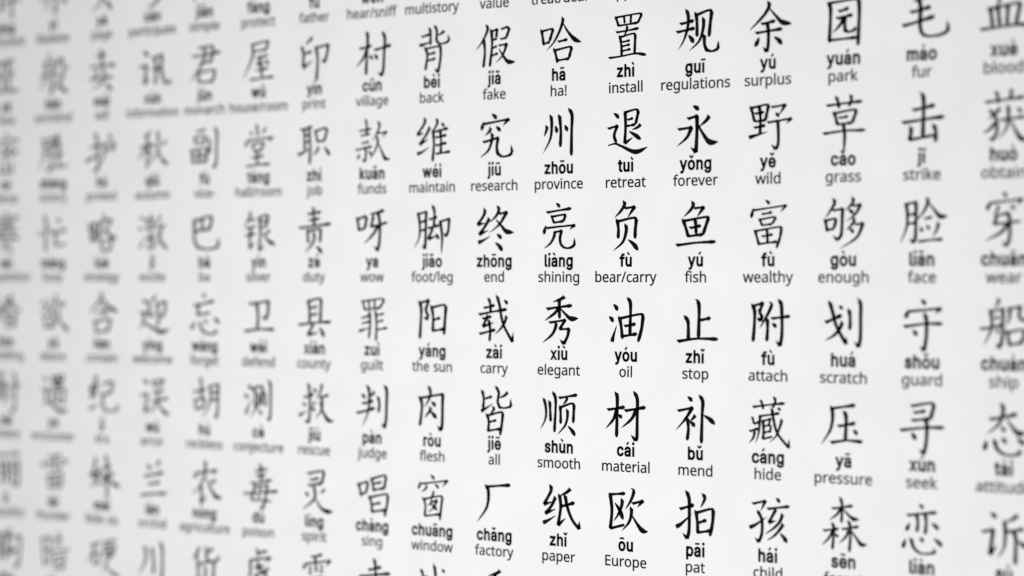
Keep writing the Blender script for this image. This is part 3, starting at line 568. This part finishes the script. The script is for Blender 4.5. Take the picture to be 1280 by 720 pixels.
1|4|副|fù|vice-|h-129,580 16,601/s-160,515 -139,429/z-143,510 -5,525 22,513 -5,440/h-139,434 -5,448/s-206,362 -181,195/z-191,356 16,378 47,359 22,205/h-177,283 16,298/s-87,358 -81,211/h-181,206 22,221/s78,484 88,314/k170,616 199,557 195,373 191,219 162,140 119,183
1|5|堂|táng|hall/room|s-23,626 -9,497/d-123,554 -93,510/p116,588 57,514/d-153,464 -173,426 -203,374/k-153,448 215,474 150,416/s-93,398 -73,332/z-93,395 57,416 83,400 43,326/h-73,317 51,331/h-103,237 77,263/s-23,311 -13,149/h-183,141 -13,159 176,163
1|6|职|zhí|job|h-204,542 -30,578/s-146,548 -140,301/s-78,568 -59,343 -68,143/h-146,468 -68,482/h-146,394 -68,408/t-243,256 -155,282 -36,343/s18,527 53,392/z22,522 162,556 195,536 153,411/h47,397 162,414/p66,340 38,288 -24,243/d143,337 187,299 233,235
2|4|巴|bā|ba|z-160,510 78,561 119,538 88,407/s-36,524 -36,401/h-150,382 88,412/k-164,518 -160,402 -160,279 -108,193 37,169 191,191 225,233 211,314
2|5|银|yín|silver|p-113,605 -143,530 -223,417/h-143,499 -49,521/h-183,409 -49,433/h-203,321 -49,349/q-123,408 -129,286 -137,173 -53,248/z17,539 126,567 156,548 126,435/h27,485 130,502/h27,421 130,435/q17,542 31,346 11,149 102,212/p176,389 136,352 87,327/n67,368 146,269 265,211
2|6|责|zé|duty|h-97,562 99,589/h-78,492 80,512/h-223,404 -1,427 248,450/s-11,635 3,419/s-97,376 -88,231/z-88,371 66,393 99,378 86,237/p-1,352 -11,248 -140,112/d28,196 76,158 118,111
3|4|忘|wàng|forget|d-36,636 -11,621 18,592/h-170,492 -15,521 154,550/z-94,497 -108,378 98,414/d-164,300 -181,257 -216,207/k-77,289 -36,197 67,157 191,174 170,227/d-5,328 16,309 41,283/d150,356 191,326 231,285
3|5|卫|wèi|defend|k-143,518 156,555 146,407 106,343 57,379/s-23,519 -5,375 -17,208/h-213,195 -13,221 245,224
3|6|县|xiàn|county|s-88,562 -68,442 -68,308/z-78,559 66,589 105,572 91,322/h-59,477 41,497/h-59,395 41,414/h-233,281 -1,309 248,321/q-11,294 -97,166 76,202/d76,258 114,214 147,145
4|4|胡|hú|reckless|h-177,452 20,498/s-56,630 -46,384/s-150,361 -129,242/z-150,357 -15,389 6,374 -25,276/h-129,250 -21,277/p88,541 98,365 -40,134/k98,534 221,560 215,399 211,261 191,156 150,193/h98,449 211,471/h98,362 211,387
4|5|测|cè|conjecture|d-173,561 -133,543 -89,509/d-223,454 -189,436 -153,409/t-197,222 -153,314 -99,400/s-57,530 -49,307/z-53,534 37,559 63,548 47,325/p-3,478 -3,342 -137,174/d3,281 27,255 51,219/s102,484 114,318/k162,622 190,559 190,408 186,227 166,154 130,195
4|6|救|jiù|rescue|h-155,442 -7,484/k-82,604 -66,441 -74,187 -107,153 -140,189/d-171,381 -151,366 -124,343/t-229,231 -165,259 -117,294/p15,394 -11,365 -39,342/d-49,329 -20,315 15,290/d-16,549 9,532 34,507/p118,602 95,520 34,426/h80,449 214,478/p118,453 114,312 15,202/n72,412 133,283 210,189 296,182
5|4|农|nóng|agriculture|d-118,508 -133,474 -160,423/k-114,487 186,535 129,474/p16,643 6,496 -67,338 -212,220/q-52,347 -46,247 -60,126 43,228/p174,424 133,387 84,361/n30,451 98,316 191,216 293,211
5|5|毒|dú|poison|h-49,553 130,584/h-39,493 110,515/s33,636 47,440/h-117,406 47,429 201,459/z-53,385 -77,305 -109,212 205,211/k-63,366 142,395 116,269 91,170 63,118 11,150/h-227,279 47,308 300,332/d7,362 27,348 51,326/d-17,277 3,260 31,238
5|6|灵|líng|spirit|z-97,561 105,600 147,587 114,452/h-59,488 66,515/h-88,426 114,458/d-130,346 -111,329 -84,301/p156,393 130,367 86,342/p-1,420 3,279 -179,137/n18,279 95,179 181,140 282,138
6|4|货|huò|goods|p-77,598 -118,534 -197,448/s-118,511 -114,423/p133,604 88,563 32,525/k32,605 32,475 109,438 227,473 221,533/s-102,404 -98,180/z-94,400 129,440 154,426 139,210/p16,373 6,250 -123,98/d57,207 104,164 150,122
6|5|虎|hǔ|tiger|s-23,635 1,553/h7,591 130,622/k-113,503 182,550 110,482/p-123,499 -129,332 -233,142/h-53,410 77,445/k-3,489 -9,408 67,383 150,409 146,442/p-33,335 -53,231 -143,133/k-33,335 110,371 116,258 146,208 235,222 241,268
6|6|雪|xuě|snow|h-43,597 118,637/d-117,535 -136,496 -169,454/k-117,517 239,574 172,500/s18,604 32,426/d-82,488 -63,475 -36,448/d-88,433 -63,419 -36,402/d86,515 105,501 130,482/d80,459 105,446 130,426/z-88,336 105,379 105,201/h-78,269 105,305/h-97,178 105,216
-1|0|评|píng|comment|d-57,648 -6,600/q-186,460 -62,469 -78,345 -88,235 -6,287/h7,590 224,601/d20,517 50,462/p198,523 168,463/h-44,339 109,360 274,361/s91,584 112,368 107,115
-1|1|亦|yì|likewise|d-24,585 38,546/h-199,465 247,487/p-62,465 -69,307 -154,167/k38,475 55,298 45,158 -19,194/d-149,391 -199,306/d149,345 186,307 235,266
-1|2|页|yè|page|h-177,579 183,588/p4,584 -20,542 -68,520/s-116,506 -92,330/z-112,502 99,516 128,497 111,325/p-1,428 -1,316 -49,206 -177,124/d32,282 95,219 176,141
-1|3|参|cān|participate|q26,555 -78,477 107,481/d61,518 119,463/h-183,416 211,423/p3,446 -67,357 -207,298/n49,425 142,334 257,301/p38,367 -78,315/p72,313 -78,243/p123,225 38,162 -85,119
0|0|亚|yà|Asia|h-198,570 -31,580 147,598/s-57,572 -52,205/s45,576 50,209/d-147,460 -108,360/p135,473 117,430 76,351/h-250,196 -6,206 229,214
0|1|般|bān|sort/kind|p-69,644 -79,609 -119,567/p-154,534 -136,365 -254,162/k-136,528 5,552 0,376 -12,210 -54,153 -94,196/h-229,356 25,389/d-86,486 -74,465 -59,436/d-86,310 -74,288 -57,259/p87,574 87,504 30,433/k80,557 173,579 164,483 198,446 259,460 259,495/q50,378 193,394 124,265 -29,163/n70,338 136,212 272,150
0|2|卖|mài|sell|h-92,562 80,583/s-8,644 4,460/k-201,437 207,464 123,402/d-92,401 -76,383 -49,355/d-136,360 -112,341 -76,313/h-208,280 -20,293 183,306/p32,429 28,265 -177,156/d56,221 111,189 176,146
0|3|讯|xùn|information|d-148,589 -109,565 -62,528/q-211,396 -95,415 -109,300 -132,190 -44,254/k-2,496 160,533 156,338 211,183 291,188 298,255/h3,354 153,376/s49,488 68,326 45,177
1|0|密|mì|dense|d-19,667 12,648 45,614/d-186,586 -204,556 -224,521/k-186,561 211,587 147,518/p109,510 20,424 -160,357/k-57,507 -19,425 96,386 135,403 142,447/d-11,541 15,526 40,500/d-165,478 -186,453 -206,418/d142,468 173,446 211,409/s-1,347 10,174/z-129,279 -116,159 117,184/s109,291 117,159
1|1|胜|shèng|victory|p-179,569 -154,377 -269,183/k-161,560 -19,581 -24,409 -44,225 -79,167 -129,209/h-149,480 -44,494/h-149,386 -44,404/p50,600 38,530 -4,465/h25,464 154,488/h20,358 168,380/s80,634 99,440 94,221/h-29,212 247,231
1|2|护|hù|protect|h-208,438 -15,470/k-109,621 -76,472 -68,333 -68,194 -104,140 -153,193/t-274,273 -165,315 9,378/d104,601 135,578 171,542/z47,486 207,494 200,403/h52,402 200,420/p40,489 47,364 -39,190
1|3|秋|qiū|autumn|p-25,611 -78,568 -155,547/h-211,419 -2,450/s-90,565 -71,377 -90,159/p-102,416 -160,337 -254,271/d-67,377 -44,359 -13,328/d-2,464 14,439 31,400/p229,490 192,458 146,430/p95,614 100,406 49,297 -102,204/n100,381 165,260 268,194
2|0|赛|sài|competition|d-11,665 15,647 45,616/d-186,607 -201,578 -222,539/k-186,584 218,608 152,549/h-139,526 142,549/h-139,470 142,495/h-191,400 218,432/s-62,559 -52,408/s45,568 56,414/p-37,394 -108,349 -242,315/n71,401 147,347 249,316/s-72,337 -62,224/z-67,333 76,353 81,232/p7,300 -6,214 -96,140/d33,210 71,187 122,151
2|1|忙|máng|busy|d-204,426 -219,396 -236,348/d-86,460 -67,442 -42,411/s-144,612 -124,439 -134,153/d62,574 94,556 134,517/h-29,388 99,410 235,431/z55,398 33,229 235,251
2|2|略|lüè|strategy|s-218,483 -194,378 -177,265/z-208,479 -68,512 -35,494 -59,299/h-184,390 -64,411/s-136,496 -116,290/h-177,282 -59,304/p40,615 16,514 -73,425/q32,528 166,551 76,410 -88,311/n16,462 123,358 261,301/s-15,281 9,147/z-1,272 152,293 171,279 128,154/h9,156 135,176
2|3|激|jī|excite|d-211,578 -183,561 -144,531/d-235,452 -207,435 -165,403/t-211,190 -179,241 -132,318/p-20,603 -32,576 -62,547/s-95,539 -78,399/z-85,530 21,550 17,415/h-71,476 7,487/h-78,408 17,424/d-48,380 -32,368 -13,351/h-118,312 45,340/k-48,286 21,299 7,197 -32,168 -62,194/p-44,317 -55,240 -109,167/p130,591 107,502 54,432/h91,438 215,467/p160,442 119,298 21,177/n68,418 142,273 261,158
3|0|婚|hūn|wedding|q-160,605 -211,425 -70,247/p-83,480 -134,318 -263,209/h-263,407 -31,445/p122,610 71,574 -1,549/q-1,556 7,463 -11,373 71,410/h7,472 173,500/k71,571 109,473 249,397 262,447/s-1,347 20,186/z10,341 147,369 178,354 157,197/h20,275 142,294/h20,195 157,214
3|1|欲|yù|desire|d-149,553 -169,524 -199,482/d-74,560 -54,539 -29,508/p-99,490 -136,424 -224,358/n-86,465 -37,420 30,385/s-154,336 -136,186/z-149,330 -24,351 0,337 -29,208/h-136,195 -29,214/p62,614 38,505 -19,413/k50,491 203,515 144,432/p87,435 87,329 -37,166/n87,356 161,242 291,153
3|2|含|hán|contain|p-8,645 -20,562 -225,373/n4,583 123,468 278,405/d-8,501 16,484 47,455/q-92,391 95,424 16,328/s-121,292 -92,136/z-112,287 119,317 147,300 104,165/h-92,154 104,177
3|3|迎|yíng|welcome|d-165,563 -137,546 -97,515/z-207,391 -102,413 -155,313 -113,262/p54,605 26,576 -39,538/q-55,532 -44,447 -48,353 61,401/k77,513 215,539 206,424 160,352 119,381/s77,516 100,380 91,236/n-223,220 -113,264 26,209 153,169 291,209
4|0|耐|nài|patient|h-237,578 -6,610/p-108,590 -147,500/s-224,480 -211,246/k-224,474 -6,508 -11,387 -16,243 -52,215/s-147,482 -139,284/s-78,492 -72,295/h33,424 249,469/k135,623 168,534 168,356 160,177 127,123 76,166/d58,362 84,336 109,301
4|1|遇|yù|encounter|d-179,579 -144,556 -94,526/z-204,408 -79,440 -144,336 -99,267/n-204,214 -99,263 50,188 161,152 272,181/s-12,577 18,450/z0,574 149,608 183,591 144,471/h18,520 144,541/s75,588 90,246/h18,458 144,479/s-29,401 -12,220/k-19,396 208,430 198,328 186,249 136,260/t38,285 87,299 149,323
4|2|纪|jì|era|q-92,619 -116,535 -213,431 -88,457/q-64,519 -116,431 -201,345 -59,392/t-213,198 -153,221 -59,273/z16,509 152,547 188,530 152,407/h40,388 152,412/k11,403 16,313 16,240 64,185 195,184 271,221 254,289
4|3|误|wù|error|d-155,586 -113,565 -62,536/q-202,388 -85,417 -102,301 -132,189 -32,265/s7,568 38,501/z21,565 153,594 183,581 142,526/h38,504 153,529/h7,427 188,462/h-16,324 119,345 257,371/p95,451 84,306 -78,162/n95,332 165,224 284,160
5|0|丽|lì|beautiful|h-224,543 20,571 244,593/s-88,450 -72,179/z-224,426 20,473 20,214/d-52,380 -37,359 -14,325/s101,468 122,178/k112,463 229,491 229,340 224,218 185,174 147,202/d155,390 168,369 191,334
5|1|雷|léi|thunder|h-86,573 154,613/d-161,517 -179,476 -199,427/k-149,491 242,547 173,470/s25,590 43,392/d-74,486 -57,472 -29,452/d-86,439 -67,426 -34,408/d94,493 117,480 149,461/d82,443 107,430 141,415/s-94,338 -62,164/z-79,334 129,375 166,360 136,179/h-54,264 129,295/s25,353 38,192/h-62,181 136,214
5|2|妹|mèi|little sis|q-100,599 -121,508 -160,385 -15,244/p-25,478 -92,318 -225,204/h-218,373 -11,435/h28,477 152,503/h-15,365 207,411/s76,638 99,380 88,116/p76,378 40,316 -32,243/n99,380 171,305 314,249
5|3|兰|lán|orchid|d-85,557 -62,532 -25,486/p123,612 100,573 54,525/h-132,404 26,434 176,467/h-71,313 123,345/h-188,171 26,201 229,215
6|0|购|gòu|buy|s-139,543 -121,249/z-129,535 -6,570 10,553 7,284/p-70,494 -83,332 -139,181/d-44,299 -19,268 15,222/p84,632 66,556 15,460/k71,508 264,547 254,354 236,219 185,139 122,188/q117,434 58,302 178,349/d135,382 155,356 180,317
6|1|暗|àn|dark|s-194,548 -161,197/z-179,541 -62,574 -69,239/h-161,386 -69,414/h-159,215 -69,243/d75,641 92,619 117,589/h-4,537 166,571/d38,523 50,493 65,447/p141,529 124,489 94,449/h-29,377 124,405 284,430/s20,321 38,158/z30,321 173,352 203,337 178,168/h50,251 168,278/h38,167 173,198
6|2|硬|yìng|hard|h-206,502 -25,552/p-112,520 -165,404 -266,284/s-160,404 -129,259/z-145,405 -39,430 -54,281/h-129,271 -54,295/h9,559 247,604/s32,504 64,367/z47,501 207,537 231,525 183,392/h64,440 183,467/h64,376 183,405/p111,574 123,371 -32,149/n23,312 135,208 314,143
6|3|川|chuān|river|p-125,552 -102,413 -218,197/s-2,539 21,388 19,226/s137,613 169,500 158,142
-1|4|简|jiǎn|simple|p-77,484 -139,411/h-98,439 6,450/p78,488 26,414/h67,450 191,464/d-160,366 -129,341/s-170,305 -160,150/k-98,323 180,342 170,235 160,162 119,190/s-56,282 -46,181/z-46,278 57,289 57,181/h-46,232 57,240/h-46,184 57,191
-1|5|防|fáng|protect|s-173,426 -163,167/z-163,410 -73,426 -103,360 -63,312 -113,285/d67,424 97,391/h-33,325 225,344/k77,287 176,295 146,176 97,180/p57,334 47,243 -53,144
-1|6|父|fù|father|p-59,356 -126,286/d76,354 143,289/p86,294 18,202 -175,140/n-78,290 57,169 191,123
-1|7|闻|wén|hear/sniff|d-171,388 -128,342/s-204,330 -182,98/k-95,356 207,385 207,224 186,73 132,110/h-117,281 111,299/s-62,269 -52,157/s46,278 57,98/t-138,146 111,171
-1|8|楼|lóu|multistory|h-165,240 -39,256/s-102,353 -91,17/p-102,236 -186,124/d-71,200 -39,164/d23,343 48,308/p169,349 127,311/h3,270 221,287/s107,346 117,195/p96,255 3,203/d138,243 210,205/q107,187 55,74 169,16/p190,148 127,52 3,2/h-18,121 241,136
-1|9|值|zhí|value|p-118,307 -159,211 -240,134/s-149,194 -144,-21/h-68,237 173,252/s63,301 53,196/s-37,177 -27,-4/z-31,177 123,190 123,2/h-27,127 113,134/h-27,78 113,85/h-27,32 113,39/h-108,-15 213,-4
-1|10|待|dài|treat/deal|p-99,309 -180,231/p-89,224 -211,116/s-140,161 -136,-41/h-8,244 183,263/s83,312 87,161/h-49,163 243,183/h-38,86 223,101/k143,157 143,-44 83,-6/d12,57 52,4
-1|11|持|chí|support|h-211,153 -55,175/k-133,280 -114,-52 -182,-14/t-231,39 -55,109/h23,202 206,221/s110,277 120,129/h-26,123 264,143/h-16,48 235,63/k168,117 168,-88 110,-51/d32,12 71,-40
"""

PY_X, EN_X = 92.0, 82.0          # x-heights, thousandths of a row
PY_SY, EN_SY = PY_X / xheight(PY), EN_X / xheight(EN)
PY_SX, EN_SX = 0.440, 0.392
EN_DROP = 173.0                  # English x-height centre below the pinyin's


def to_chart(V, col, row, y):
    u = ROW / 1000.0
    return [(col * COL + x * u, y, EYE_Z - (row - EYE_ROW) * ROW + z * u) for x, z in V]


# ------------------------------------------------------------------ wall and poster
wv, wf = box(-0.75, 1.25, 0.0015, 0.06, 0.9, 2.1)
wall = link_mesh("wall", wv, wf, [WALL])
wall["kind"] = "structure"

poster = bpy.data.objects.new("poster", None)
scene.collection.objects.link(poster)
poster.empty_display_size = 0.1
poster["label"] = "white paper chart printed with rows of Chinese characters, pinyin and English words"
poster["category"] = "poster"

sv, sf = box(-3.0 * COL, 19.5 * COL, 0.0, 0.0012, EYE_Z - 5.9 * ROW, EYE_Z + 5.2 * ROW)
sheet = link_mesh("paper_sheet", sv, sf, [PAPER], poster)

INK_Y = -0.00006
rest_v, rest_f, rest_m = [], [], []
for line in CHART.strip("\n").split("\n"):
    row, col, han, pin, eng, data = line.split("|")
    row, col = int(row), int(col)
    hv, hf = brush_character(data)
    pv, pf = text_mesh(pin, "py", PY_SX, PY_SY, 16)
    ev, ef = text_mesh(eng, "en", EN_SX, EN_SY, 0)
    hv = to_chart(hv, col, row, INK_Y)
    pv = to_chart([(x, z - PY_X / 2) for x, z in pv], col, row, INK_Y)
    ev = to_chart([(x, z - EN_DROP - EN_X / 2) for x, z in ev], col, row, INK_Y)
    if 0 <= row <= 5 and (row, col) not in ((0, 0), (5, 0)):
        h = link_mesh("chinese_character", hv, hf, [BRUSH_INK], poster)
        h["label"] = "brush-style character %s above %s and %s" % (han, pin, eng)
        link_mesh("pinyin_syllable", pv, pf, [BOLD_INK], h)
        link_mesh("english_word", ev, ef, [GREY_INK], h)
    else:                                            # the cut-off rows: past the first hundred
        for vs, fs, mi in ((hv, hf, 0), (pv, pf, 1), (ev, ef, 2)):
            k = len(rest_v)
            rest_v += vs
            rest_f += [tuple(k + i for i in f) for f in fs]
            rest_m += [mi] * len(fs)
rest = link_mesh("cut_off_characters", rest_v, rest_f, [BRUSH_INK, BOLD_INK, GREY_INK], poster, rest_m)
rest["kind"] = "stuff"
